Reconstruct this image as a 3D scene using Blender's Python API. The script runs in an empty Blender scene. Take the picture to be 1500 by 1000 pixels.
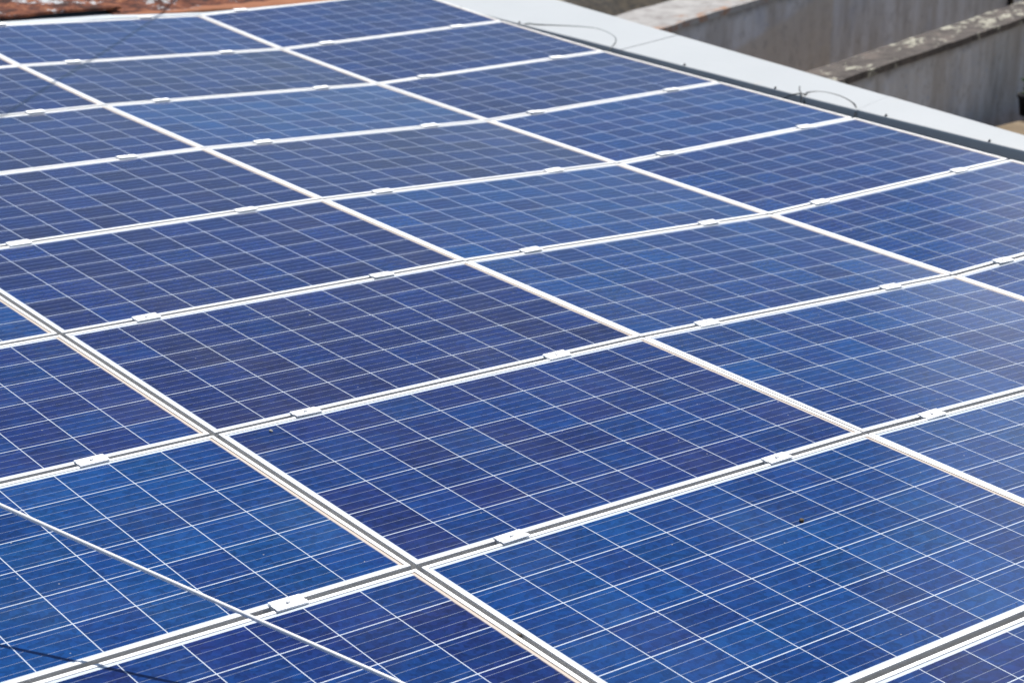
import bpy, bmesh, math, random
from mathutils import Matrix, Vector, noise
C = bpy.context.scene
col = C.collection
R = math.radians

# ------------------------------------------------------------------ camera
Z0 = 4.0                                   # height of the roof over the yard
cam_data = bpy.data.cameras.new('camera')
cam = bpy.data.objects.new('camera', cam_data); col.objects.link(cam)
cam.matrix_world = Matrix(((0.788657, 0.225235, -0.572092, -2.32773),
                           (-0.614833, 0.288679, -0.733924, -9.44798),
                           (-0.000154, 0.930556, 0.366150, 6.21117), (0, 0, 0, 1)))
cam_data.sensor_width = 36.0; cam_data.lens = 65.267
cam_data.clip_start = 0.05; cam_data.clip_end = 3000
cam_data.dof.use_dof = True; cam_data.dof.focus_distance = 5.0; cam_data.dof.aperture_fstop = 5.0
C.camera = cam

# ------------------------------------------------------------------ sky and sun
SUN_EL, SUN_X, SUN_Y = R(61), 0.829, 0.559
UNSEEN_BANK, UNSEEN_BANK_A, UNSEEN_BANK_B = (.878, .39, .276), .945, .992      # unseen cloud bank right of the view, added for its glare on the glass
w = bpy.data.worlds.new('World'); C.world = w; w.use_nodes = True
nt = w.node_tree; nt.nodes.clear()
N, Lk = nt.nodes, nt.links
sky = N.new('ShaderNodeTexSky'); sky.sky_type = 'NISHITA'; sky.sun_disc = False
sky.sun_elevation = SUN_EL; sky.sun_rotation = math.atan2(SUN_X, SUN_Y)
sky.air_density = 1.0; sky.dust_density = .5; sky.ozone_density = 3.2
tc = N.new('ShaderNodeTexCoord')
mp = N.new('ShaderNodeMapping'); mp.inputs['Scale'].default_value = (1.0, 1.0, 2.2)
mp.inputs['Location'].default_value = (0.35, 0.1, 0.2)
ns = N.new('ShaderNodeTexNoise'); ns.inputs['Scale'].default_value = 2.1; ns.inputs['Detail'].default_value = 5; ns.inputs['Roughness'].default_value = .52
rmp = N.new('ShaderNodeValToRGB'); rmp.color_ramp.elements[0].position = .60; rmp.color_ramp.elements[1].position = .80
mx = N.new('ShaderNodeMix'); mx.data_type = 'RGBA'
cloud = N.new('ShaderNodeRGB'); cloud.outputs[0].default_value = (11.0, 12.6, 15.2, 1)
bg = N.new('ShaderNodeBackground'); bg.inputs['Strength'].default_value = 0.072
out = N.new('ShaderNodeOutputWorld')
Lk.new(tc.outputs['Generated'], mp.inputs['Vector']); Lk.new(mp.outputs['Vector'], ns.inputs['Vector'])

dotn = N.new('ShaderNodeVectorMath'); dotn.operation = 'DOT_PRODUCT'; dotn.inputs[1].default_value = Vector(UNSEEN_BANK).normalized()
nrm = N.new('ShaderNodeVectorMath'); nrm.operation = 'NORMALIZE'
Lk.new(tc.outputs['Generated'], nrm.inputs[0]); Lk.new(nrm.outputs[0], dotn.inputs[0])
mr = N.new('ShaderNodeMapRange'); mr.interpolation_type = 'SMOOTHSTEP'; mr.inputs[1].default_value = UNSEEN_BANK_A; mr.inputs[2].default_value = UNSEEN_BANK_B; mr.inputs[4].default_value = .40
Lk.new(dotn.outputs['Value'], mr.inputs[0])
addn = N.new('ShaderNodeMath'); addn.operation = 'ADD'; Lk.new(ns.outputs['Fac'], addn.inputs[0]); Lk.new(mr.outputs[0], addn.inputs[1])
Lk.new(addn.outputs[0], rmp.inputs['Fac']); Lk.new(rmp.outputs['Color'], mx.inputs['Factor'])
Lk.new(sky.outputs['Color'], mx.inputs['A']); Lk.new(cloud.outputs[0], mx.inputs['B'])
Lk.new(mx.outputs['Result'], bg.inputs['Color']); Lk.new(bg.outputs[0], out.inputs['Surface'])

sd = bpy.data.lights.new('sun', 'SUN'); sd.energy = 4.2; sd.angle = R(.53); sd.color = (1, .955, .89)
so = bpy.data.objects.new('sun', sd); col.objects.link(so)
ch = math.cos(SUN_EL)
so.rotation_euler = Vector((SUN_X * ch, SUN_Y * ch, math.sin(SUN_EL))).to_track_quat('Z', 'Y').to_euler()
so.location = (0, 0, 30)
vs = C.view_settings
vs.view_transform = 'Standard'; vs.look = 'None'; vs.exposure = 0.29; vs.gamma = 1; vs.use_curve_mapping = False

# ------------------------------------------------------------------ the roof frame: u along the long side of the panels, y across, h above
TH = math.asin(0.058)
T = Matrix.Translation((0, 0, Z0)) @ Matrix.Rotation(TH, 4, 'Y')
def A(u, y, h=0): return T @ Vector((u, y, h))

# ------------------------------------------------------------------ helpers
def tag(o, label=None, cat=None, group=None, kind=None):
    if label: o['label'] = label
    if cat: o['category'] = cat
    if group: o['group'] = group
    if kind: o['kind'] = kind
    return o
def empty(name, mat, label, cat, group=None):
    o = bpy.data.objects.new(name, None); col.objects.link(o); o.matrix_world = mat
    o.empty_display_size = .1
    return tag(o, label, cat, group)
def link(name, me, mat, parent=None, smooth=False):
    o = bpy.data.objects.new(name, me); col.objects.link(o)
    if mat and not me.materials: me.materials.append(mat)
    if parent: o.parent = parent
    if smooth: me.polygons.foreach_set('use_smooth', [True] * len(me.polygons))
    return o
def mesh(bm, name):
    bmesh.ops.recalc_face_normals(bm, faces=bm.faces)
    me = bpy.data.meshes.new(name); bm.to_mesh(me); bm.free(); return me
def box(bm, x0, x1, y0, y1, z0, z1, bev=0):
    r = bmesh.ops.create_cube(bm, size=1)['verts']
    for v in r:
        v.co = Vector(((x0 + x1) / 2 + v.co.x * (x1 - x0), (y0 + y1) / 2 + v.co.y * (y1 - y0), (z0 + z1) / 2 + v.co.z * (z1 - z0)))
    if bev:
        es = list({e for v in r for e in v.link_edges})
        bmesh.ops.bevel(bm, geom=es, offset=bev, segments=2, affect='EDGES', profile=.5)
def tube(bm, pts, r, n=10, closed=False, taper=None):
    pts = [Vector(p) for p in pts]; rings = []
    up = Vector((0, 0, 1))
    for i, p in enumerate(pts):
        a = pts[max(i - 1, 0)]; b = pts[min(i + 1, len(pts) - 1)]
        d = (b - a).normalized()
        sx = d.cross(up)
        if sx.length < 1e-4: sx = d.cross(Vector((1, 0, 0)))
        sx.normalize(); sy = sx.cross(d)
        rr = r if taper is None else r * taper(i / (len(pts) - 1))
        rings.append([bm.verts.new(p + rr * (math.cos(t) * sx + math.sin(t) * sy)) for t in [2 * math.pi * k / n for k in range(n)]])
    for a, b in zip(rings, rings[1:]):
        for k in range(n): bm.faces.new((a[k], a[(k + 1) % n], b[(k + 1) % n], b[k]))
    bm.faces.new(rings[0]); bm.faces.new(rings[-1][::-1])
def spline(pts, per=8):
    P = [Vector(p) for p in pts]; P = [2 * P[0] - P[1]] + P + [2 * P[-1] - P[-2]]; o = []
    for i in range(1, len(P) - 2):
        for k in range(per):
            t = k / per
            o.append(.5 * ((2 * P[i]) + (P[i + 1] - P[i - 1]) * t + (2 * P[i - 1] - 5 * P[i] + 4 * P[i + 1] - P[i + 2]) * t * t + (3 * P[i] - P[i - 1] - 3 * P[i + 1] + P[i + 2]) * t ** 3))
    o.append(P[-2]); return o

class G:
    """node graph of one material"""
    def __init__(s, name):
        s.m = bpy.data.materials.new(name); s.m.use_nodes = True
        s.n = s.m.node_tree.nodes; s.l = s.m.node_tree.links
        s.b = s.n['Principled BSDF']
    def set(s, sock, v):
        if hasattr(v, 'is_output'): s.l.new(v, sock)
        else: sock.default_value = v
    def math(s, op, a, b=0.0, c=0.0):
        k = s.n.new('ShaderNodeMath'); k.operation = op
        s.set(k.inputs[0], a); s.set(k.inputs[1], b); s.set(k.inputs[2], c); return k.outputs[0]
    def mixc(s, f, a, b):
        k = s.n.new('ShaderNodeMix'); k.data_type = 'RGBA'
        s.set(k.inputs['Factor'], f); s.set(k.inputs['A'], a if hasattr(a, 'is_output') else (*a, 1)); s.set(k.inputs['B'], b if hasattr(b, 'is_output') else (*b, 1))
        return k.outputs['Result']
    def obj(s):
        return s.n.new('ShaderNodeTexCoord').outputs['Object']
    def geo(s):
        return s.n.new('ShaderNodeNewGeometry').outputs['Position']
    def xyz(s, v):
        k = s.n.new('ShaderNodeSeparateXYZ'); s.l.new(v, k.inputs[0]); return k.outputs
    def comb(s, x, y, z):
        k = s.n.new('ShaderNodeCombineXYZ')
        for i, q in enumerate((x, y, z)): s.set(k.inputs[i], q)
        return k.outputs[0]
    def map(s, v, sc, loc=(0, 0, 0)):
        k = s.n.new('ShaderNodeMapping'); s.l.new(v, k.inputs[0]); k.inputs['Scale'].default_value = sc; k.inputs['Location'].default_value = loc; return k.outputs[0]
    def noise(s, v, scale, detail=4, rough=.55, col=False):
        k = s.n.new('ShaderNodeTexNoise'); s.l.new(v, k.inputs['Vector']); k.inputs['Scale'].default_value = scale
        k.inputs['Detail'].default_value = detail; k.inputs['Roughness'].default_value = rough; return k.outputs[1 if col else 0]
    def vor(s, v, scale, out='Distance', feature='F1', rnd=1):
        k = s.n.new('ShaderNodeTexVoronoi'); k.feature = feature; s.l.new(v, k.inputs['Vector']); k.inputs['Scale'].default_value = scale
        k.inputs['Randomness'].default_value = rnd; return k.outputs[out]
    def white(s, v):
        k = s.n.new('ShaderNodeTexWhiteNoise'); k.noise_dimensions = '3D'; s.l.new(v, k.inputs['Vector']); return k.outputs
    def ramp(s, f, stops):
        k = s.n.new('ShaderNodeValToRGB'); s.l.new(f, k.inputs[0]); e = k.color_ramp.elements
        while len(e) < len(stops): e.new(.5)
        for q, (p, c) in zip(e, stops):
            q.position = p; q.color = (*c, 1) if not isinstance(c, (int, float)) else (c, c, c, 1)
        return k.outputs[0]
    def smooth(s, v, a, b):
        k = s.n.new('ShaderNodeMapRange'); k.interpolation_type = 'SMOOTHSTEP'; s.l.new(v, k.inputs[0])
        k.inputs[1].default_value = a; k.inputs[2].default_value = b; return k.outputs[0]
    def attr(s, name):
        k = s.n.new('ShaderNodeAttribute'); k.attribute_type = 'OBJECT'; k.attribute_name = name; return k.outputs['Fac']
    def bump(s, h, st, dist=.01):
        k = s.n.new('ShaderNodeBump'); s.l.new(h, k.inputs['Height']); k.inputs['Strength'].default_value = st; k.inputs['Distance'].default_value = dist
        s.l.new(k.outputs[0], s.b.inputs['Normal'])
    def done(s, color=None, rough=None, metal=None, spec=None):
        for k, v in (('Base Color', color), ('Roughness', rough), ('Metallic', metal), ('Specular IOR Level', spec)):
            if v is None: continue
            if k == 'Base Color' and not hasattr(v, 'is_output'): v = (*v, 1)
            s.set(s.b.inputs[k], v)
        return s.m

# ------------------------------------------------------------------ materials
PL, PW, PH = 1.646, 0.992, 0.040            # one panel
CELL, CELLX = 0.1580, 0.1606
def mat_laminate():
    g = G('solar_cells'); p = g.obj(); x, y, z = g.xyz(p)
    seed = g.attr('seed'); tint = g.attr('tint')
    cx = g.math('DIVIDE', g.math('ADD', x, CELLX * 5), CELLX); cy = g.math('DIVIDE', g.math('ADD', y, CELL * 3), CELL)
    ix, iy = g.math('FLOOR', cx), g.math('FLOOR', cy)
    fx, fy = g.math('SUBTRACT', cx, ix), g.math('SUBTRACT', cy, iy)
    ex = g.math('MULTIPLY', g.math('SUBTRACT', .5, g.math('ABSOLUTE', g.math('SUBTRACT', fx, .5))), CELLX)   # distance to the cell's edge
    ey = g.math('MULTIPLY', g.math('SUBTRACT', .5, g.math('ABSOLUTE', g.math('SUBTRACT', fy, .5))), CELL)
    inx = g.math('LESS_THAN', g.math('ABSOLUTE', x), CELLX * 5); iny = g.math('LESS_THAN', g.math('ABSOLUTE', y), CELL * 3)
    inside = g.math('MULTIPLY', inx, iny)
    cell = g.math('MULTIPLY', g.math('MULTIPLY', g.math('GREATER_THAN', ex, .0012), g.math('GREATER_THAN', ey, .0016)), inside)
    # four busbars in each cell, running along the panel
    by = g.math('ABSOLUTE', g.math('SUBTRACT', g.math('FRACT', g.math('MULTIPLY', fy, 4)), .5))
    wob = g.noise(g.map(p, (14, 5, 1)), 1.0, 3)
    bus = g.math('MULTIPLY', g.math('LESS_THAN', by, .0175), g.math('ADD', .20, g.math('MULTIPLY', wob, .5)))
    # each cell its own shade, crystal grain inside it
    rnd = g.white(g.comb(ix, iy, seed)); r1 = rnd['Value']; rc = g.xyz(rnd['Color'])
    gp = g.math('ADD', seed, g.math('MULTIPLY', r1, 7.0))
    gv = g.comb(g.math('MULTIPLY', x, 1.0), g.math('MULTIPLY', y, 1.0), gp)
    grain = g.xyz(g.vor(g.map(gv, (1, 1.3, 1)), 58, 'Color'))[0]
    soft = g.noise(gv, 13, 3, .6)
    t = g.math('ADD', tint, g.math('ADD', g.math('MULTIPLY', g.math('SUBTRACT', r1, .5), .30), g.math('MULTIPLY', g.math('SUBTRACT', soft, .5), .55)))
    base = g.ramp(t, [(0.0, (.0135, .0145, .064)), (.35, (.0095, .022, .116)), (.7, (.005, .040, .165)), (1.0, (.007, .058, .190))])
    grain2 = g.xyz(g.vor(g.map(gv, (1.6, .8, 1)), 150, 'Color'))[1]
    val = g.math('ADD', .57, g.math('ADD', g.math('ADD', g.math('MULTIPLY', grain, .44), g.math('MULTIPLY', grain2, .22)), g.math('MULTIPLY', rc[1], .24)))
    vm = g.n.new('ShaderNodeVectorMath'); vm.operation = 'SCALE'; g.l.new(base, vm.inputs[0]); g.l.new(val, vm.inputs['Scale'])
    c = g.mixc(bus, vm.outputs[0], (.50, .55, .62))
    sheet = g.mixc(g.noise(p, 9), (.58, .64, .72), (.66, .71, .76))
    c = g.mixc(cell, sheet, c)
    # dust film, dirt washed against the lower end, spots
    film = g.math('MULTIPLY', g.smooth(g.noise(g.comb(x, y, seed), 2.4, 5, .6), .42, .75), .028)
    c = g.mixc(film, c, (.42, .38, .33))
    edge = g.math('SUBTRACT', PL / 2 - .0118, x)
    jag = g.math('ADD', edge, g.math('MULTIPLY', g.math('SUBTRACT', g.noise(g.comb(x, y, seed), 22, 4), .5), .007))
    band = g.math('SUBTRACT', 1.0, g.smooth(jag, .006, .014))
    c = g.mixc(g.math('MULTIPLY', band, .82), c, (.60, .48, .36))
    vs_ = g.comb(x, y, g.math('MULTIPLY', seed, 3.1))
    sp = g.math('LESS_THAN', g.vor(vs_, 16), .036); few = g.math('GREATER_THAN', g.xyz(g.vor(vs_, 16, 'Color'))[0], .72)
    c = g.mixc(g.math('MULTIPLY', g.math('MULTIPLY', sp, few), .5), c, (.55, .53, .50))
    sp2 = g.math('LESS_THAN', g.vor(vs_, 6.5), .022); few2 = g.math('GREATER_THAN', g.xyz(g.vor(vs_, 6.5, 'Color'))[1], .7)
    c = g.mixc(g.math('MULTIPLY', g.math('MULTIPLY', sp2, few2), .8), c, (.62, .60, .56))
    g.bump(g.noise(g.comb(x, y, seed), 260, 2), .02, .001)
    rough = g.math('ADD', .09, g.math('ADD', g.math('MULTIPLY', band, .4), g.math('MULTIPLY', film, 1.5)))
    return g.done(c, rough, 0, .19)
def mat_alu(name, c0, c1, metal, rough):
    g = G(name); p = g.geo()
    n = g.noise(g.map(p, (6, 6, 6)), 3, 6, .65)
    dirt = g.smooth(g.noise(p, 34, 4, .7), .62, .80)
    c = g.mixc(n, c0, c1); c = g.mixc(g.math('MULTIPLY', dirt, .25), c, (.40, .36, .30))
    g.bump(g.noise(p, 120, 2), .04, .002)
    return g.done(c, g.math('ADD', rough, g.math('MULTIPLY', n, .15)), metal, .5)
M_lam = mat_laminate()
M_frame = mat_alu('anodised_frame', (.74, .742, .74), (.84, .838, .83), .90, .50)
M_clamp = mat_alu('clamp_aluminium', (.86, .865, .87), (.94, .94, .94), .70, .45)
M_bolt = mat_alu('bolt_steel', (.62, .63, .64), (.75, .75, .75), .6, .3)
M_rail = mat_alu('rail_aluminium', (.5, .51, .52), (.6, .6, .6), .6, .4)

def mat_coping():
    g = G('white_painted_sheet'); p = g.geo()
    n = g.noise(p, 1.6, 5, .6); fine = g.noise(p, 22, 5, .7)
    c = g.mixc(n, (.47, .49, .49), (.55, .565, .56))
    c = g.mixc(g.math('MULTIPLY', g.smooth(fine, .52, .74), .16), c, (.42, .42, .40))
    st = g.smooth(g.noise(g.map(p, (1, 3.2, 1)), 2.3, 3), .70, .80)
    c = g.mixc(g.math('MULTIPLY', st, .30), c, (.62, .47, .30))
    g.bump(g.noise(p, 2.2, 2), .12, .02)
    return g.done(c, .42, 0, .4)
M_cop = mat_coping()
def plain(name, c0, c1, scale=8, rough=.7, metal=0):
    g = G(name); p = g.geo(); c = g.mixc(g.smooth(g.noise(p, scale, 5, .65), .3, .7), c0, c1)
    g.bump(g.noise(p, scale * 5, 3), .15, .005)
    return g.done(c, rough, metal)
M_roof = plain('roof_sheet', (.13, .14, .15), (.22, .23, .24), 3, .6)
M_plaster = plain('old_plaster', (.33, .32, .30), (.44, .43, .40), 2, .9)
M_black = plain('black_cable', (.012, .013, .014), (.03, .03, .03), 30, .5)
M_grey_cable = plain('grey_cable', (.07, .085, .09), (.10, .115, .12), 30, .55)
M_screw = plain('screw_cap', (.02, .025, .03), (.05, .05, .05), 60, .5)
M_white_cable = plain('white_cable', (.86, .86, .865), (.92, .92, .91), 40, .4)
M_floor = plain('dirty_screed', (.17, .125, .075), (.30, .23, .15), 2.2, .95)
M_ground = plain('yard_earth', (.16, .14, .10), (.27, .25, .18), .7, .95)
M_litter = plain('dark_leaf_litter', (.014, .012, .009), (.07, .055, .035), 9, .95)
M_pale = plain('pale_flashing', (.56, .62, .66), (.68, .72, .74), 5, .5)
M_gap_shade = plain('dark_blue_gap_shade', (.022, .04, .055), (.045, .07, .09), 14, .6)  # shade under the raised rusty sheet, put into the colour
M_bud = plain('dry_bud', (.05, .038, .022), (.16, .12, .07), 120, .9)
M_pebble = plain('pebble', (.34, .32, .29), (.50, .48, .44), 120, .9)
M_leaf = plain('leaf_green', (.035, .09, .02), (.08, .17, .04), 25, .5)
M_pot = plain('black_pot', (.008, .008, .009), (.02, .02, .02), 20, .5)
M_pole = plain('galvanised_pole', (.35, .36, .37), (.48, .49, .5), 6, .45, .6)

def mat_rust():
    g = G('rusty_painted_sheet'); p = g.obj()
    a = g.noise(g.map(p, (1.2, 1.8, 1)), 5.5, 8, .72); b = g.noise(p, 22, 6, .7)
    c = g.ramp(a, [(.36, (.028, .012, .010)), (.46, (.095, .028, .016)), (.54, (.21, .065, .030)), (.64, (.36, .15, .07))])
    c = g.mixc(g.math('MULTIPLY', g.smooth(b, .5, .75), .5), c, (.06, .024, .016))
    pm = g.math('ADD', g.math('MULTIPLY', g.noise(g.map(p, (1, 1.4, 1), (3, 1, 0)), 3.4, 3, .5), .68), g.math('MULTIPLY', g.noise(p, 30, 5, .7), .32))
    peel = g.smooth(pm, .575, .615)
    c = g.mixc(peel, c, g.mixc(b, (.42, .44, .46), (.60, .61, .62)))
    y = g.xyz(p)[1]
    lit_hem = g.math('SUBTRACT', 1.0, g.smooth(g.math('ADD', y, g.math('MULTIPLY', b, .02)), .012, .03))  # lit lower edge of the sheet, painted in over its own rust
    c = g.mixc(g.math('MULTIPLY', lit_hem, .9), c, (.40, .165, .085))
    g.bump(b, .5, .01)
    return g.done(c, .85, 0, .3)
M_rust = mat_rust()

def mat_wall(name, seed, lit_patch=False):
    """weathered cement render: run-down streaks, damp, bluish mould"""
    g = G(name); p = g.obj(); x, y, z = g.xyz(p)
    q = g.map(p, (1, 1, 1), (seed, seed * .7, 0))
    st = g.noise(g.map(q, (3.6, 3.6, .8)), 1.0, 7, .62)
    st2 = g.noise(g.map(q, (2.4, 2.4, .55)), 1.0, 5, .6)
    big = g.noise(q, 1.7, 6, .62); fine = g.noise(q, 38, 6, .75)
    c = g.ramp(st, [(.28, (.38, .36, .34)), (.45, (.57, .555, .54)), (.60, (.69, .685, .69)), (.78, (.75, .76, .78))])
    c = g.mixc(g.math('MULTIPLY', g.smooth(st2, .46, .70), .5), c, (.40, .345, .285))
    c = g.mixc(g.math('MULTIPLY', g.smooth(big, .5, .72), .5), c, (.44, .47, .54))
    c = g.mixc(g.math('MULTIPLY', g.smooth(fine, .55, .8), .38), c, (.19, .175, .16))
    spots = g.math('MULTIPLY', g.math('LESS_THAN', g.math('ADD', g.vor(q, 5.2), g.math('MULTIPLY', fine, .12)), .15), .5)
    c = g.mixc(spots, c, (.36, .42, .56))
    if lit_patch:   # brownish area of light on the wall, painted into the colour
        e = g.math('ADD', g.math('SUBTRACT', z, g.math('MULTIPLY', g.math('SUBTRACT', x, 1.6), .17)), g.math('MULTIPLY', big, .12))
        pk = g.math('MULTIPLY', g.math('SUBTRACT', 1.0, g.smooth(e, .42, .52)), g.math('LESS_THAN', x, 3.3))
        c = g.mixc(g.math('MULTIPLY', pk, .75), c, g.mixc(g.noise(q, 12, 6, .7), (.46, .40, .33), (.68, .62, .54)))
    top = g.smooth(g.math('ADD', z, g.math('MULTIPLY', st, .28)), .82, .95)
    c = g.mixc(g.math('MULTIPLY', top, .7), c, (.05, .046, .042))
    c = g.mixc(g.math('MULTIPLY', g.smooth(g.noise(g.map(q, (1, 1, .8)), 9, 6, .75), .50, .68), .45), c, (.30, .275, .25))
    g.bump(g.math('ADD', g.noise(q, 26, 6, .7), g.noise(q, 6, 5, .7)), .8, .02)
    return g.done(c, .93, 0, .25)
def mat_cap(name, lich):
    g = G(name); p = g.obj()
    a = g.noise(p, 5, 7, .7); b = g.noise(p, 40, 5, .7)
    if lich:
        c = g.ramp(a, [(.3, (.055, .046, .042)), (.5, (.12, .105, .095)), (.66, (.18, .15, .13)), (.8, (.34, .19, .12))])
        lv = g.math('ADD', g.math('MULTIPLY', g.noise(g.map(p, (1, 1.5, 1)), 8, 4, .62), .9), g.math('ADD', g.math('MULTIPLY', g.noise(p, 1.4, 2), .52), g.math('MULTIPLY', b, .22)))
        li = g.math('MULTIPLY', g.smooth(lv, .905, .95), .8)
        c = g.mixc(li, c, g.mixc(b, (.46, .44, .34), (.66, .64, .52)))
    else:
        c = g.ramp(a, [(.3, (.24, .215, .20)), (.5, (.40, .385, .37)), (.7, (.50, .485, .46))])
        yy = g.xyz(p)[1]
        o = g.math('MULTIPLY', g.smooth(g.noise(g.map(p, (1.5, 3, 1), (4, 0, 0)), 2.2, 4), .5, .62), g.math('SUBTRACT', 1.0, g.smooth(yy, .05, .22)))
        c = g.mixc(g.math('MULTIPLY', o, .8), c, (.40, .20, .10))
        c = g.mixc(g.math('MULTIPLY', g.smooth(b, .6, .75), .4), c, (.10, .09, .085))
    g.bump(b, .6, .012)
    return g.done(c, .95, 0, .2)

# ------------------------------------------------------------------ setting
def sheet(name, pts, mat, label=None):
    bm = bmesh.new(); bm.faces.new([bm.verts.new(p) for p in pts])
    o = link(name, mesh(bm, name), mat); o['kind'] = 'structure'; return o
sheet('ground', [(-700, -700, 0), (700, -700, 0), (700, 700, 0), (-700, 700, 0)], M_ground)
bm = bmesh.new(); box(bm, 6.6, 26, -6, .95, 1.2, 1.78); box(bm, 6.6, 26, .95, 22, .4, .7)
terrace = link('terrace', mesh(bm, 'terrace'), M_floor); terrace['kind'] = 'structure'

# the building that carries the array
b0 = empty('building', Matrix.Translation((1.6, -3, 0)), 'low building whose sloping sheet roof lies under the solar panels', 'building')
def local(bm, o):
    inv = o.matrix_world.inverted()
    for v in bm.verts: v.co = inv @ v.co
    return bm
bm = bmesh.new()
prof = []
for i in range(0, 141):                     # trapezoidal roof sheet, ribs along u
    y = -9.2 + i * .0775
    prof.append((y, -.155 + (.022 if (i % 4) in (1, 2) else 0)))
lo = [bm.verts.new(A(-3.0, y, h)) for y, h in prof]; hi = [bm.verts.new(A(4.985, y, h)) for y, h in prof]
for k in range(len(prof) - 1): bm.faces.new((lo[k], lo[k + 1], hi[k + 1], hi[k]))
link('roof_deck', mesh(local(bm, b0), 'roof_deck'), M_roof, b0)
bm = bmesh.new()
for (x0, x1, y0, y1, z1) in ((-2.95, 5.16, -9.1, -8.85, 3.45), (-2.95, -2.7, -8.85, 1.1, 3.85), (5.02, 5.16, -8.85, 1.1, 3.5), (-2.95, 5.16, 1.1, 1.35, 3.5)):
    box(bm, x0, x1, y0, y1, .02, z1)
link('wall', mesh(local(bm, b0), 'wall'), M_plaster, b0)

# ------------------------------------------------------------------ the solar panels
def frame_mesh():
    bm = bmesh.new(); hx, hy = PL / 2, PW / 2
    loops = []
    for ins, z in ((.028, .0), (0, .0), (0, PH - .0012), (.0012, PH), (.0110, PH), (.0118, PH - .0006), (.0118, PH - .0024), (.0022, PH - .0032), (.0022, .002), (.028, .002)):
        loops.append([bm.verts.new((sx * (hx - ins), sy * (hy - ins), z)) for sx, sy in ((-1, -1), (1, -1), (1, 1), (-1, 1))])
    for a, b in zip(loops, loops[1:] + loops[:1]):
        for k in range(4): bm.faces.new((a[k], a[(k + 1) % 4], b[(k + 1) % 4], b[k]))
    return mesh(bm, 'frame')
def laminate_mesh():
    bm = bmesh.new(); box(bm, -PL / 2 + .0032, PL / 2 - .0032, -PW / 2 + .0032, PW / 2 - .0032, PH - .0075, PH - .0028)
    return mesh(bm, 'glass_face')
FM, LM = frame_mesh(), laminate_mesh()
FM.materials.append(M_frame); LM.materials.append(M_lam)
P_U, P_V = 1.655, 1.012
def zc(k): return {-1: 0.0, 0: 0.0, 1: 0.0, 2: -.0384, 3: .0138}[k]      # the columns meet at a slight fold
def zr(r): return {-1: .0567, 0: .0178}.get(r, 0.0)                      # the far rows rise a little
COLN = {2: 'the column along the white coping', 1: 'the second column from the white coping', 0: 'the third column from the white coping', -1: 'the leftmost column'}
ORD = ['first', 'second', 'third', 'fourth', 'fifth', 'sixth', 'seventh', 'eighth', 'ninth', 'tenth']
TINT = {2: [.32, .22, .20, .55, .45, .55, .50, .4, .5], 1: [.38, .15, .62, .18, .60, .55, .62, .75, .4],
        0: [.20, .20, .18, .20, .25, .22, .40, .78, .55], -1: [.3, .3, .2, .3, .62, .38, .80, .50, .4]}
rng = random.Random(4)
def panel_matrix(c, r):
    u0 = c * P_U + (.009 if c == 0 else .002 if c == -1 else .0045); u1 = u0 + PL
    y0, y1 = -(r + 1) * P_V + .010, -r * P_V - .010
    zl, zh = zc(c), zc(c + 1); zb, zt = zr(r + 1), zr(r)
    j = lambda: rng.uniform(-.0012, .0012)
    p00 = Vector((u0, y0, zl + zb + j())); p10 = Vector((u1, y0, zh + zb + j())); p01 = Vector((u0, y1, zl + zt + j())); p11 = Vector((u1, y1, zh + zt + j()))
    ex = ((p10 - p00) + (p11 - p01)).normalized(); ey = ((p01 - p00) + (p11 - p10)); ez = ex.cross(ey).normalized(); ey = ez.cross(ex)
    o = (p00 + p10 + p01 + p11) / 4 - ez * PH
    m = Matrix((ex, ey, ez)).transposed().to_4x4(); m.translation = o
    return T @ m
first = None
for c in (0, 1, 2, -1):
    for r in range(-1, 8):
        lab = '%s solar panel from the rusty sheets in %s' % (ORD[r + 1], COLN[c])
        m = panel_matrix(c, r)
        t = TINT[c][r + 1]
        if first is None:
            root = empty('solar_panel', m, lab, 'solar panel', 'blue solar panels of the rooftop array')
            fr = link('frame', FM, None, root); la = link('glass_face', LM, None, root); first = (root, fr, la)
        else:
            root = first[0].copy(); col.objects.link(root); root.matrix_world = m; root['label'] = lab
            fr = first[1].copy(); col.objects.link(fr); fr.parent = root
            la = first[2].copy(); col.objects.link(la); la.parent = root
        la['tint'] = .40 + (float(t) - .40) * .78; la['seed'] = float(rng.uniform(0, 60))

# rails under the clamps
CLU = [(c, f) for c in (2, 1, 0, -1) for f in (.772, .19)]
for c, f in CLU:
    u = (c + f) * P_U; bm = bmesh.new(); h0 = zc(c) + (zc(c + 1) - zc(c)) * f
    for ya, yb, ha, hb in ((-8.2, -1.0, 0, 0), (-1.0, 0, 0, .0178), (0, 1.06, .0178, .0567)):
        vs_ = []
        for y, h in ((ya, ha), (yb, hb)):
            for du, dh in ((-.02, -.046), (.02, -.046), (.02, -.088), (-.02, -.088)): vs_.append(bm.verts.new((u + du, y, h0 + h + dh)))
        for k in range(4): bm.faces.new((vs_[k], vs_[(k + 1) % 4], vs_[4 + (k + 1) % 4], vs_[4 + k]))
        bm.faces.new(vs_[:4]); bm.faces.new(vs_[4:])
    for v in bm.verts: v.co = T @ v.co
    o = link('mounting_rail', mesh(bm, 'mounting_rail'), M_rail)
    tag(o, 'aluminium rail under %s of panels, %s the coping' % (COLN[c].replace(' from the white coping', '').replace(' along the white coping', ' beside the wall'), 'nearer' if f > .5 else 'farther from'), 'rail', 'rails under the panels')

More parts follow.
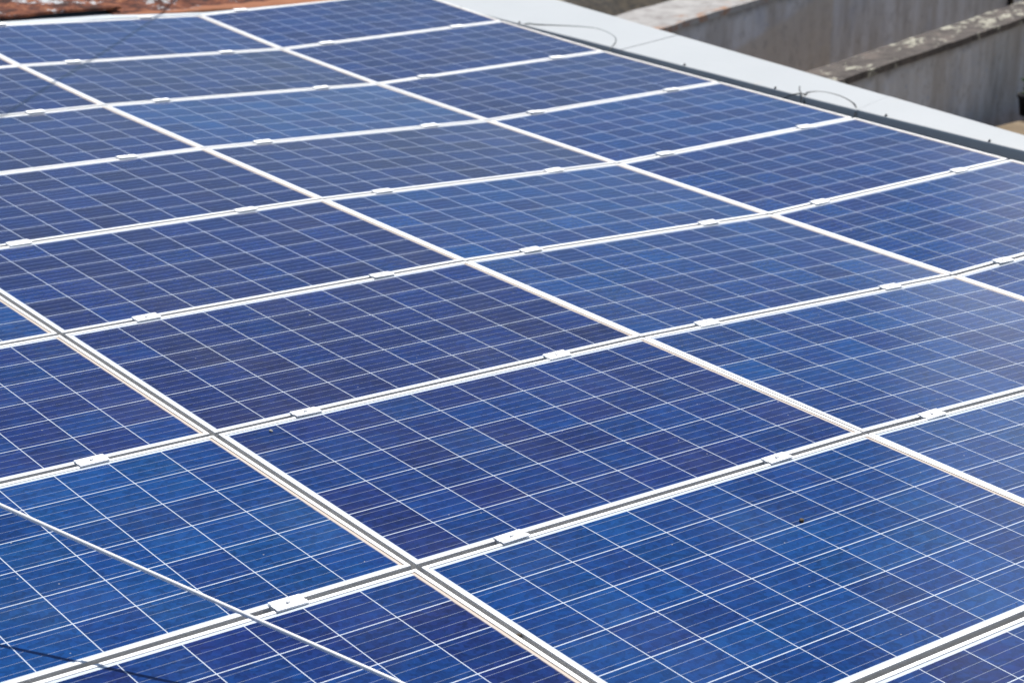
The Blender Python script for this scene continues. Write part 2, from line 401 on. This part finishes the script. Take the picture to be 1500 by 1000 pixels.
# clamps
def clamp_mesh():
    bm = bmesh.new(); L2 = .044
    prof = [(-.0225, .0006), (-.0225, .0044), (-.0080, .0052), (-.0070, .0032), (.0070, .0032), (.0080, .0052), (.0225, .0044), (.0225, .0006), (.0095, .0003), (.0090, -.036), (-.0090, -.036), (-.0095, .0003)]
    a = [bm.verts.new((-L2, y, z)) for y, z in prof]; b = [bm.verts.new((L2, y, z)) for y, z in prof]
    n = len(prof)
    for k in range(n): bm.faces.new((a[k], a[(k + 1) % n], b[(k + 1) % n], b[k]))
    bm.faces.new(a[::-1]); bm.faces.new(b)
    bmesh.ops.recalc_face_normals(bm, faces=bm.faces)
    bmesh.ops.bevel(bm, geom=[e for e in bm.edges if len(e.link_faces) == 2 and e.calc_face_angle(0) > .5], offset=.0006, segments=1, affect='EDGES')
    return mesh(bm, 'clamp_plate')
def bolt_mesh():
    bm = bmesh.new()
    bmesh.ops.create_cone(bm, cap_ends=True, segments=20, radius1=.0062, radius2=.0060, depth=.006, matrix=Matrix.Translation((0, 0, .0050)))
    top = max(bm.faces, key=lambda f: f.calc_center_median().z)
    r = bmesh.ops.inset_region(bm, faces=[top], thickness=.0038)
    bmesh.ops.translate(bm, verts=top.verts, vec=(0, 0, -.0012))
    return mesh(bm, 'bolt')
CM, BM_ = clamp_mesh(), bolt_mesh(); CM.materials.append(M_clamp); BM_.materials.append(M_bolt)
COLS = {2: 'coping column', 1: 'second column', 0: 'third column', -1: 'leftmost column'}
fc = None
for c, f in CLU:
    for v in range(-1, 8):
        u = (c + f) * P_U + rng.uniform(-.012, .012); h = zc(c) + (zc(c + 1) - zc(c)) * f + zr(v) + .0012
        dy = -.004 if v > -1 else .006
        m = T @ Matrix.Translation((u, -v * P_V, h)) @ Matrix.Rotation(rng.uniform(-.012, .012), 4, 'Z') @ Matrix.Rotation(rng.uniform(-.05, .05), 4, 'X') @ Matrix.Rotation(rng.uniform(-.02, .02), 4, 'Y')
        side = 'nearer the coping' if f > .5 else 'farther from coping'
        if v == -1: lab = 'silver end clamp on top edge of %s by the rusty sheets, %s' % (COLS[c], side)
        else: lab = 'silver clamp between %s and %s panels from rust, %s, %s' % (ORD[v], ORD[v + 1], COLS[c], side)
        if fc is None:
            ro = empty('panel_clamp', m, lab, 'clamp', 'silver clamps between the panels')
            a = link('clamp_plate', CM, None, ro); b = link('bolt', BM_, None, ro); fc = (ro, a, b)
        else:
            ro = fc[0].copy(); col.objects.link(ro); ro.matrix_world = m; ro['label'] = lab
            for s_ in fc[1:]:
                q = s_.copy(); col.objects.link(q); q.parent = ro

# ------------------------------------------------------------------ white coping along the right edge
def outer(y): return 5.79 + (y - .42) * .1056
U_IN, H_IN, H_OUT = 5.10, .015, .048
def inner(y):
    for (a, ua), (b, ub) in zip(INP, INP[1:]):
        if a >= y >= b: return ua + (ub - ua) * (y - a) / (b - a)
    return INP[0][1] if y > INP[0][0] else INP[-1][1]
INP = [(.8, 5.035), (-.5, 5.065), (-1.8, 5.095), (-2.6, 5.108), (-3.9, 5.165), (-4.3, 5.185), (-7, 5.25)]
YS = [2.9, .83, -1.04, -2.915, -4.78, -6.6]
CL = ['white coping sheet with a faint rust mark at the far end', 'white coping sheet under the first big cable loop',
      'long white coping sheet between the two cross seams by the wire scraps', 'nearest white coping sheet in the right corner of the frame', 'white coping sheet past the right frame edge']
SCREW = [.57, -.05, -1.58, -2.31, -3.10, -3.76]
def screw_mesh():
    bm = bmesh.new()
    bmesh.ops.create_cone(bm, cap_ends=True, segments=12, radius1=.008, radius2=.0075, depth=.003, matrix=Matrix.Translation((0, 0, .002)))
    bmesh.ops.create_cone(bm, cap_ends=True, segments=6, radius1=.0055, radius2=.0048, depth=.007, matrix=Matrix.Translation((0, 0, .0065)))
    return mesh(bm, 'screw')
SM = screw_mesh(); SM.materials.append(M_screw)
for i in range(5):
    ya, yb = YS[i] - .002, YS[i + 1] + .002
    root = empty('coping_sheet', T @ Matrix.Translation((U_IN, (ya + yb) / 2, H_IN)), CL[i], 'coping', 'white coping sheets')
    bm = bmesh.new(); n = 12; rows = []
    lift = .0015 * (i % 2)                  # lapped joints
    for k in range(n + 1):
        y = ya + (yb - ya) * k / n; row = []
        uo = outer(y); ui = inner(y) - U_IN; w_ = uo - inner(y)
        dvs = .17 if i in (1, 2, 3) else .17
        sec = [(0, -.17), (0, -.01), (.002, -.003), (.008, 0)] + [(w_ * q, (H_OUT - H_IN) * q) for q in (.2, .4, .6, .8)] + [(w_ - .006, H_OUT - H_IN), (w_, H_OUT - H_IN - .004), (w_, H_OUT - H_IN - .12)]
        for du, dh in sec:
            wv = .0022 * noise.noise(Vector((du * 3, y * 2.1, 3))) if dh > -.02 else 0
            row.append(bm.verts.new((ui + du, y - (ya + yb) / 2 + dvs * du, dh + wv + lift)))
        rows.append(row)
    for a, b in zip(rows, rows[1:]):
        for k in range(len(a) - 1): bm.faces.new((a[k], a[k + 1], b[k + 1], b[k]))
    me = mesh(bm, 'capping')
    o = link('capping', me, M_cop, root)
    md = o.modifiers.new('solidify', 'SOLIDIFY'); md.thickness = .0014; md.offset = 0
    for y in SCREW:
        if yb < y < ya:
            q = link('screw', SM, None, root); q.location = (inner(y) - U_IN + .012, y - (ya + yb) / 2, lift + .001)
# a parapet wall under the coping
bm = bmesh.new()
vs_ = []
for y in (2.9, -6.6):
    for u, h in ((inner(y) + .02, -.02), (outer(y) - .02, .004), (outer(y) - .02, -2.2), (inner(y) + .02, -2.2)): vs_.append(bm.verts.new(A(u, y, h)))
for k in range(4): bm.faces.new((vs_[k], vs_[(k + 1) % 4], vs_[4 + (k + 1) % 4], vs_[4 + k]))
bm.faces.new(vs_[:4]); bm.faces.new(vs_[4:])
link('parapet', mesh(local(bm, b0), 'parapet'), M_plaster, b0)

# cables lying on the coping
def wire(name, pts, r, mat, label, cat, per=8, group=None):
    bm = bmesh.new(); tube(bm, spline(pts, per), r); o = link(name, mesh(bm, name), mat, None, True)
    return tag(o, label, cat, group)
LP = [(5.02, -.02, -.03), (5.075, -.11, .021), (5.13, -.18, .024), (5.27, -.33, .029), (5.35, -.47, .032), (5.33, -.62, .031), (5.27, -.76, .028), (5.19, -.86, .026), (5.11, -.93, .022), (5.05, -.965, .0), (5.02, -.98, -.05)]
wire('cable', [A(*p) for p in LP], .0036, M_grey_cable, 'thin grey cable looping out over the white coping near the far end', 'cable')
LP = [(5.09, -2.56, -.04), (5.125, -2.53, .022), (5.19, -2.50, .025), (5.25, -2.54, .028), (5.255, -2.66, .03), (5.21, -2.79, .027), (5.15, -2.88, .022), (5.10, -2.92, -.02)]
wire('cable', [A(*p) for p in LP], .0030, M_black, 'short black cable bowed over the coping beside a cut wire end', 'cable')
bm = bmesh.new()
for pts in ([(5.06, -2.56, -.04), (5.11, -2.515, .022), (5.135, -2.475, .035), (5.155, -2.455, .052)], [(5.03, -2.40, -.04), (5.08, -2.46, .008), (5.11, -2.50, .024), (5.14, -2.53, .022)]):
    tube(bm, spline([A(*p) for p in pts], 6), .0032, 8)
tag(link('wire_scraps', mesh(bm, 'wire_scraps'), M_black, None, True), 'black wire ends sticking up from the coping edge', 'wire')

# ------------------------------------------------------------------ the white cable across the near left panels, its stay, the wire overhead
LA = T.to_3x3().inverted() @ Vector((SUN_X * ch, SUN_Y * ch, math.sin(SUN_EL))); LA /= LA.z
TOP = Vector((-2.03, -4.395, 0)) + LA * .617; K = Vector((-.223, -7.04, .004))
pts = []
for i in range(25):
    t = i / 24; p = K.lerp(TOP, t); p.z -= .035 * math.sin(math.pi * t) * 0.35; pts.append(A(*p))
bm = bmesh.new(); tube(bm, pts, .0049, 12)
tag(link('white_cable', mesh(bm, 'white_cable'), M_white_cable, None, True), 'taut white cable crossing the nearest left panels and casting a thin shadow', 'cable')
st_ = empty('stay_post', T @ Matrix.Translation((TOP.x, TOP.y, -.15)), 'short galvanised post left of the array that holds the white cable', 'post')
bm = bmesh.new(); tube(bm, [(0, 0, 0), (0, 0, .80), (0, 0, .86)], .021, 16); link('post', mesh(bm, 'post'), M_pole, st_, True)
bm = bmesh.new(); box(bm, -.06, .06, -.06, .06, .0, .008); link('base_plate', mesh(bm, 'base_plate'), M_pole, st_)
HW = 3.0; off = LA.xy * HW
S0, S1 = Vector((1.095, -1.041)), Vector((2.859, .844)); d2 = (S1 - S0).normalized()
wa = S0 + off - d2 * 45; wb = S1 + off + d2 * 80.0
pa, pb = A(wa.x, wa.y, HW), A(wb.x, wb.y, HW)
bm = bmesh.new(); tube(bm, [pa.lerp(pb, i / 20) for i in range(21)], .009, 8)
tag(link('overhead_wire', mesh(bm, 'overhead_wire'), M_black, None, True), 'overhead wire high above the array, seen by its faint shadow', 'wire')
for p, lb in ((pa, 'wire pole in the yard left of the building'), (pb, 'wire pole in the yard beyond the rusty sheets')):
    e = empty('wire_pole', Matrix.Translation((p.x, p.y, 0)), lb, 'pole', 'poles of the overhead wire')
    bm = bmesh.new(); tube(bm, [(0, 0, -.3), (0, 0, p.z / 2), (0, 0, p.z + .25)], .09, 14, taper=lambda t: 1 - .3 * t); link('pole', mesh(bm, 'pole'), M_pole, e, True)
    bm = bmesh.new(); tube(bm, [(-.12, 0, p.z), (.12, 0, p.z)], .03, 10); link('insulator', mesh(bm, 'insulator'), M_white_cable, e, True)

# ------------------------------------------------------------------ flashing and rusty sheets beyond the top edge
bm = bmesh.new()
fl = [(-.5, 1.014, .044, 1.30), (1.95, 1.014, .044, 1.26), (2.80, 1.014, .036, 1.22), (3.4, 1.014, .020, 1.20), (4.98, 1.014, .060, 1.16)]
rows = []
for u, y0, h, y1 in fl: rows.append([bm.verts.new(A(u, y0, h - .06)), bm.verts.new(A(u, y0, h - .004)), bm.verts.new(A(u, y0 + .004, h)), bm.verts.new(A(u, y1, h - .008)), bm.verts.new(A(u, y1 + .01, h - .05))])
for a, b in zip(rows, rows[1:]):
    for k in range(4): bm.faces.new((a[k], a[k + 1], b[k + 1], b[k]))
o = link('flashing_strip', mesh(bm, 'flashing_strip'), M_pale)
o.modifiers.new('solidify', 'SOLIDIFY').thickness = .0015
tag(o, 'pale grey flashing strip between the top panels and the rusty sheets', 'flashing')
def rust_sheet(u0, u1, y0a, y0b, h0a, h0b, length, slope, label, seed):
    org = T @ Matrix.Translation((u0, y0a, h0a))
    bm = bmesh.new(); nu, nl = 60, 26; rows = []
    for i in range(nu + 1):
        q = i / nu; row = []
        yo = (y0b - y0a) * q; ho = (h0b - h0a) * q; u = (u1 - u0) * q
        rag = .010 * noise.noise(Vector((u * 9, seed, 0)))
        prof = [(.010, -.010), (-.002, -.012), (-.008, -.006), (-.008, .002), (0, .008)]
        for j in range(1, nl + 1):
            s_ = j / nl * length; prof.append((s_ * math.cos(slope), .008 + s_ * math.sin(slope)))
        for k, (dy, dh) in enumerate(prof):
            nz = .012 * noise.noise(Vector((u * 2.6, dy * 3, seed))) + .009 * math.sin(u * 2 * math.pi / .19) * min(1, max(0, dy * 5))
            row.append(bm.verts.new((u, yo + dy + rag, ho + dh + nz)))
        rows.append(row)
    for a, b in zip(rows, rows[1:]):
        for k in range(len(a) - 1): bm.faces.new((a[k], a[k + 1], b[k + 1], b[k]))
    o = link('rusty_sheet', mesh(bm, 'rusty_sheet'), M_rust, None, True)
    o.matrix_world = org
    o.modifiers.new('solidify', 'SOLIDIFY').thickness = .002
    return tag(o, label, 'metal sheet', 'rusty roof sheets')
rust_sheet(-.3, 2.86, 1.10, 1.185, .066, .066, 1.9, R(11), 'rusty metal sheet with a raised edge over a dark gap, left', 1.3)
rust_sheet(2.78, 4.62, 1.13, 1.012, .022, .034, 1.9, R(11), 'rusty metal sheet with peeling white paint lying low on the flashing', 5.1)
bm = bmesh.new(); vs_ = [bm.verts.new(A(*p)) for p in ((-.3, 1.22, -.1), (2.86, 1.25, -.1), (2.86, 1.25, .06), (-.3, 1.22, .06), (-.3, 1.25, -.1), (2.86, 1.28, -.1), (2.86, 1.28, .06), (-.3, 1.25, .06))]  # board added where the gap is only in shade
for f in ((0, 1, 2, 3), (4, 5, 6, 7), (0, 1, 5, 4), (3, 2, 6, 7), (0, 3, 7, 4), (1, 2, 6, 5)): bm.faces.new([vs_[k] for k in f])
tag(link('gap_shade_board', mesh(bm, 'gap_shade_board'), M_gap_shade), 'dark blue board painted as shade in the gap under the raised rusty sheet', 'board')

# ------------------------------------------------------------------ old concrete walls on the lower terrace
def old_wall(x, y, ang, length, thick, z0, z1, wm, cm, label, seed):
    e = empty('concrete_wall', Matrix.Translation((x, y, z0)) @ Matrix.Rotation(ang, 4, 'Z'), label, 'wall', 'old concrete walls')
    H = z1 - z0
    def slab(xa, xb, ya, yb, za, zb, nx, nz, amp, nm, m):
        bm = bmesh.new(); box(bm, xa, xb, ya, yb, za, zb)
        es = [e_ for e_ in bm.edges if abs((e_.verts[0].co - e_.verts[1].co).x) > .5]
        bmesh.ops.subdivide_edges(bm, edges=es, cuts=nx, use_grid_fill=True)
        for v in bm.verts:
            nvec = noise.noise_vector(Vector((v.co.x * 3.1, v.co.y * 4, v.co.z * 3 + seed)))
            v.co += nvec * amp
        return link(nm, mesh(bm, nm), m, e)
    slab(-2.2, length, 0, thick, -1.2, H - .062, 60, 0, .006, 'wall_body', wm)
    slab(-2.2, length + .01, -.018, thick + .018, H - .06, H, 90, 0, .010, 'cap', cm)
    return e
old_wall(9.30, .83, math.atan2(.62, 3.07), 6.5, .345, 1.78, 2.60, mat_wall('stained_render', 2.0), mat_cap('lichen_cap', True), 'grey concrete wall with pale lichen patches along its brown top', 3)
old_wall(9.33, 3.23, math.atan2(.40, 1.60), 9.0, .62, 1.78, 2.60, mat_wall('stained_render_lit_brown', 9.0, True), mat_cap('bare_cap', False), 'stained concrete wall with a wide bare pale top, farther back', 8)

# leaf litter behind the far wall
bm = bmesh.new(); n = 40
ca, sa = math.cos(math.atan2(.4, 1.6)), math.sin(math.atan2(.4, 1.6))
grid = []
for i in range(n + 1):
    row = []
    for j in range(9):
        a = 1 + 6 * i / n; b = 1.9 + 1.3 * j / 8
        hgt = max(0, .20 * math.sin(math.pi * j / 8) + .07 * noise.noise(Vector((a * 4, b * 5, 1)))) - (.02 if j in (0, 8) else 0)
        b += .12 * noise.noise(Vector((a * 3, j, 7)))
        row.append(bm.verts.new((9.33 + a * ca - b * sa, 3.23 + a * sa + b * ca, 2.0 + hgt)))
    grid.append(row)
for a, b in zip(grid, grid[1:]):
    for k in range(8): bm.faces.new((a[k], a[k + 1], b[k + 1], b[k]))
o = link('leaf_litter', mesh(bm, 'leaf_litter'), M_litter, None, True); o['kind'] = 'stuff'
tag(o, 'dark leaf litter heaped behind the farther concrete wall', 'leaf litter')

# dark pipe standing in for a narrow dark slot by the farther wall
bm = bmesh.new(); tube(bm, [(17.0, 5.11, .7), (17.0, 5.11, 2.2), (17.0, 5.11, 2.72)], .035, 12)
tag(link('dark_slot_stand_in', mesh(bm, 'dark_slot_stand_in'), M_pot, None, True), 'thin dark upright standing in for a dark slot at the farther concrete wall', 'pipe')

# potted plant at the foot of the lichen wall
pp = Vector((12.02, 1.03, 1.782))
e = empty('potted_plant', Matrix.Translation(pp), 'green plant in a black pot at the right edge by the concrete wall', 'plant')
bm = bmesh.new()
prof = [(0, 0), (.085, 0), (.11, .17), (.122, .17), (.122, .20), (.106, .20), (.10, .17), (0, .165)]
rings = []
for r_, z in prof: rings.append([bm.verts.new((max(r_, .001) * math.cos(t), max(r_, .001) * math.sin(t), z)) for t in [2 * math.pi * k / 20 for k in range(20)]])
for a, b in zip(rings, rings[1:]):
    for k in range(20): bm.faces.new((a[k], a[(k + 1) % 20], b[(k + 1) % 20], b[k]))
link('pot', mesh(bm, 'pot'), M_pot, e, True)
bm = bmesh.new(); rl = random.Random(3)
for k in range(70):
    a = rl.uniform(0, 6.28); el = rl.uniform(.2, 1.4); L_ = rl.uniform(.05, .11); b = Vector((rl.uniform(-.05, .05), rl.uniform(-.05, .05), .18 + rl.uniform(0, .16)))
    d = Vector((math.cos(a) * math.cos(el), math.sin(a) * math.cos(el), math.sin(el))); s_ = d.cross(Vector((0, 0, 1))).normalized() * .018
    p1 = b + d * L_ * .5 + Vector((0, 0, .01)); p2 = b + d * L_ - Vector((0, 0, .012))
    q = [bm.verts.new(v) for v in (b, p1 - s_, p2, p1 + s_)]; bm.faces.new(q)
link('leaves', mesh(bm, 'leaves'), M_leaf, e)

# ------------------------------------------------------------------ small things lying on the glass
def lump(name, u, y, h, sx, sy, sz, mat, label, cat, seed):
    bm = bmesh.new(); bmesh.ops.create_icosphere(bm, subdivisions=3, radius=1)
    for v in bm.verts:
        v.co *= 1 + .28 * noise.noise(v.co * 1.7 + Vector((seed, 0, 0))); v.co = Vector((v.co.x * sx, v.co.y * sy, v.co.z * sz))
    o = link(name, mesh(bm, name), mat, None, True); o.matrix_world = T @ Matrix.Translation((u, y, h + sz * .8)) @ Matrix.Rotation(seed, 4, 'Z')
    return tag(o, label, cat)
lump('dry_bud', 1.029, -6.408, -.003, .009, .006, .005, M_bud, 'small dark dry bud lying on the sixth panel of the second column from the coping', 'bud', 1.0)
lump('pebble', .151, -5.127, -.003, .006, .005, .004, M_pebble, 'tiny pale pebble on the blue glass near a clamp', 'pebble', 2.0)
lump('seed_pod', .003, -6.483, -.012, .005, .007, .005, M_bud, 'small brown seed pod stuck in the open gap between the third and leftmost columns', 'seed pod', .4)
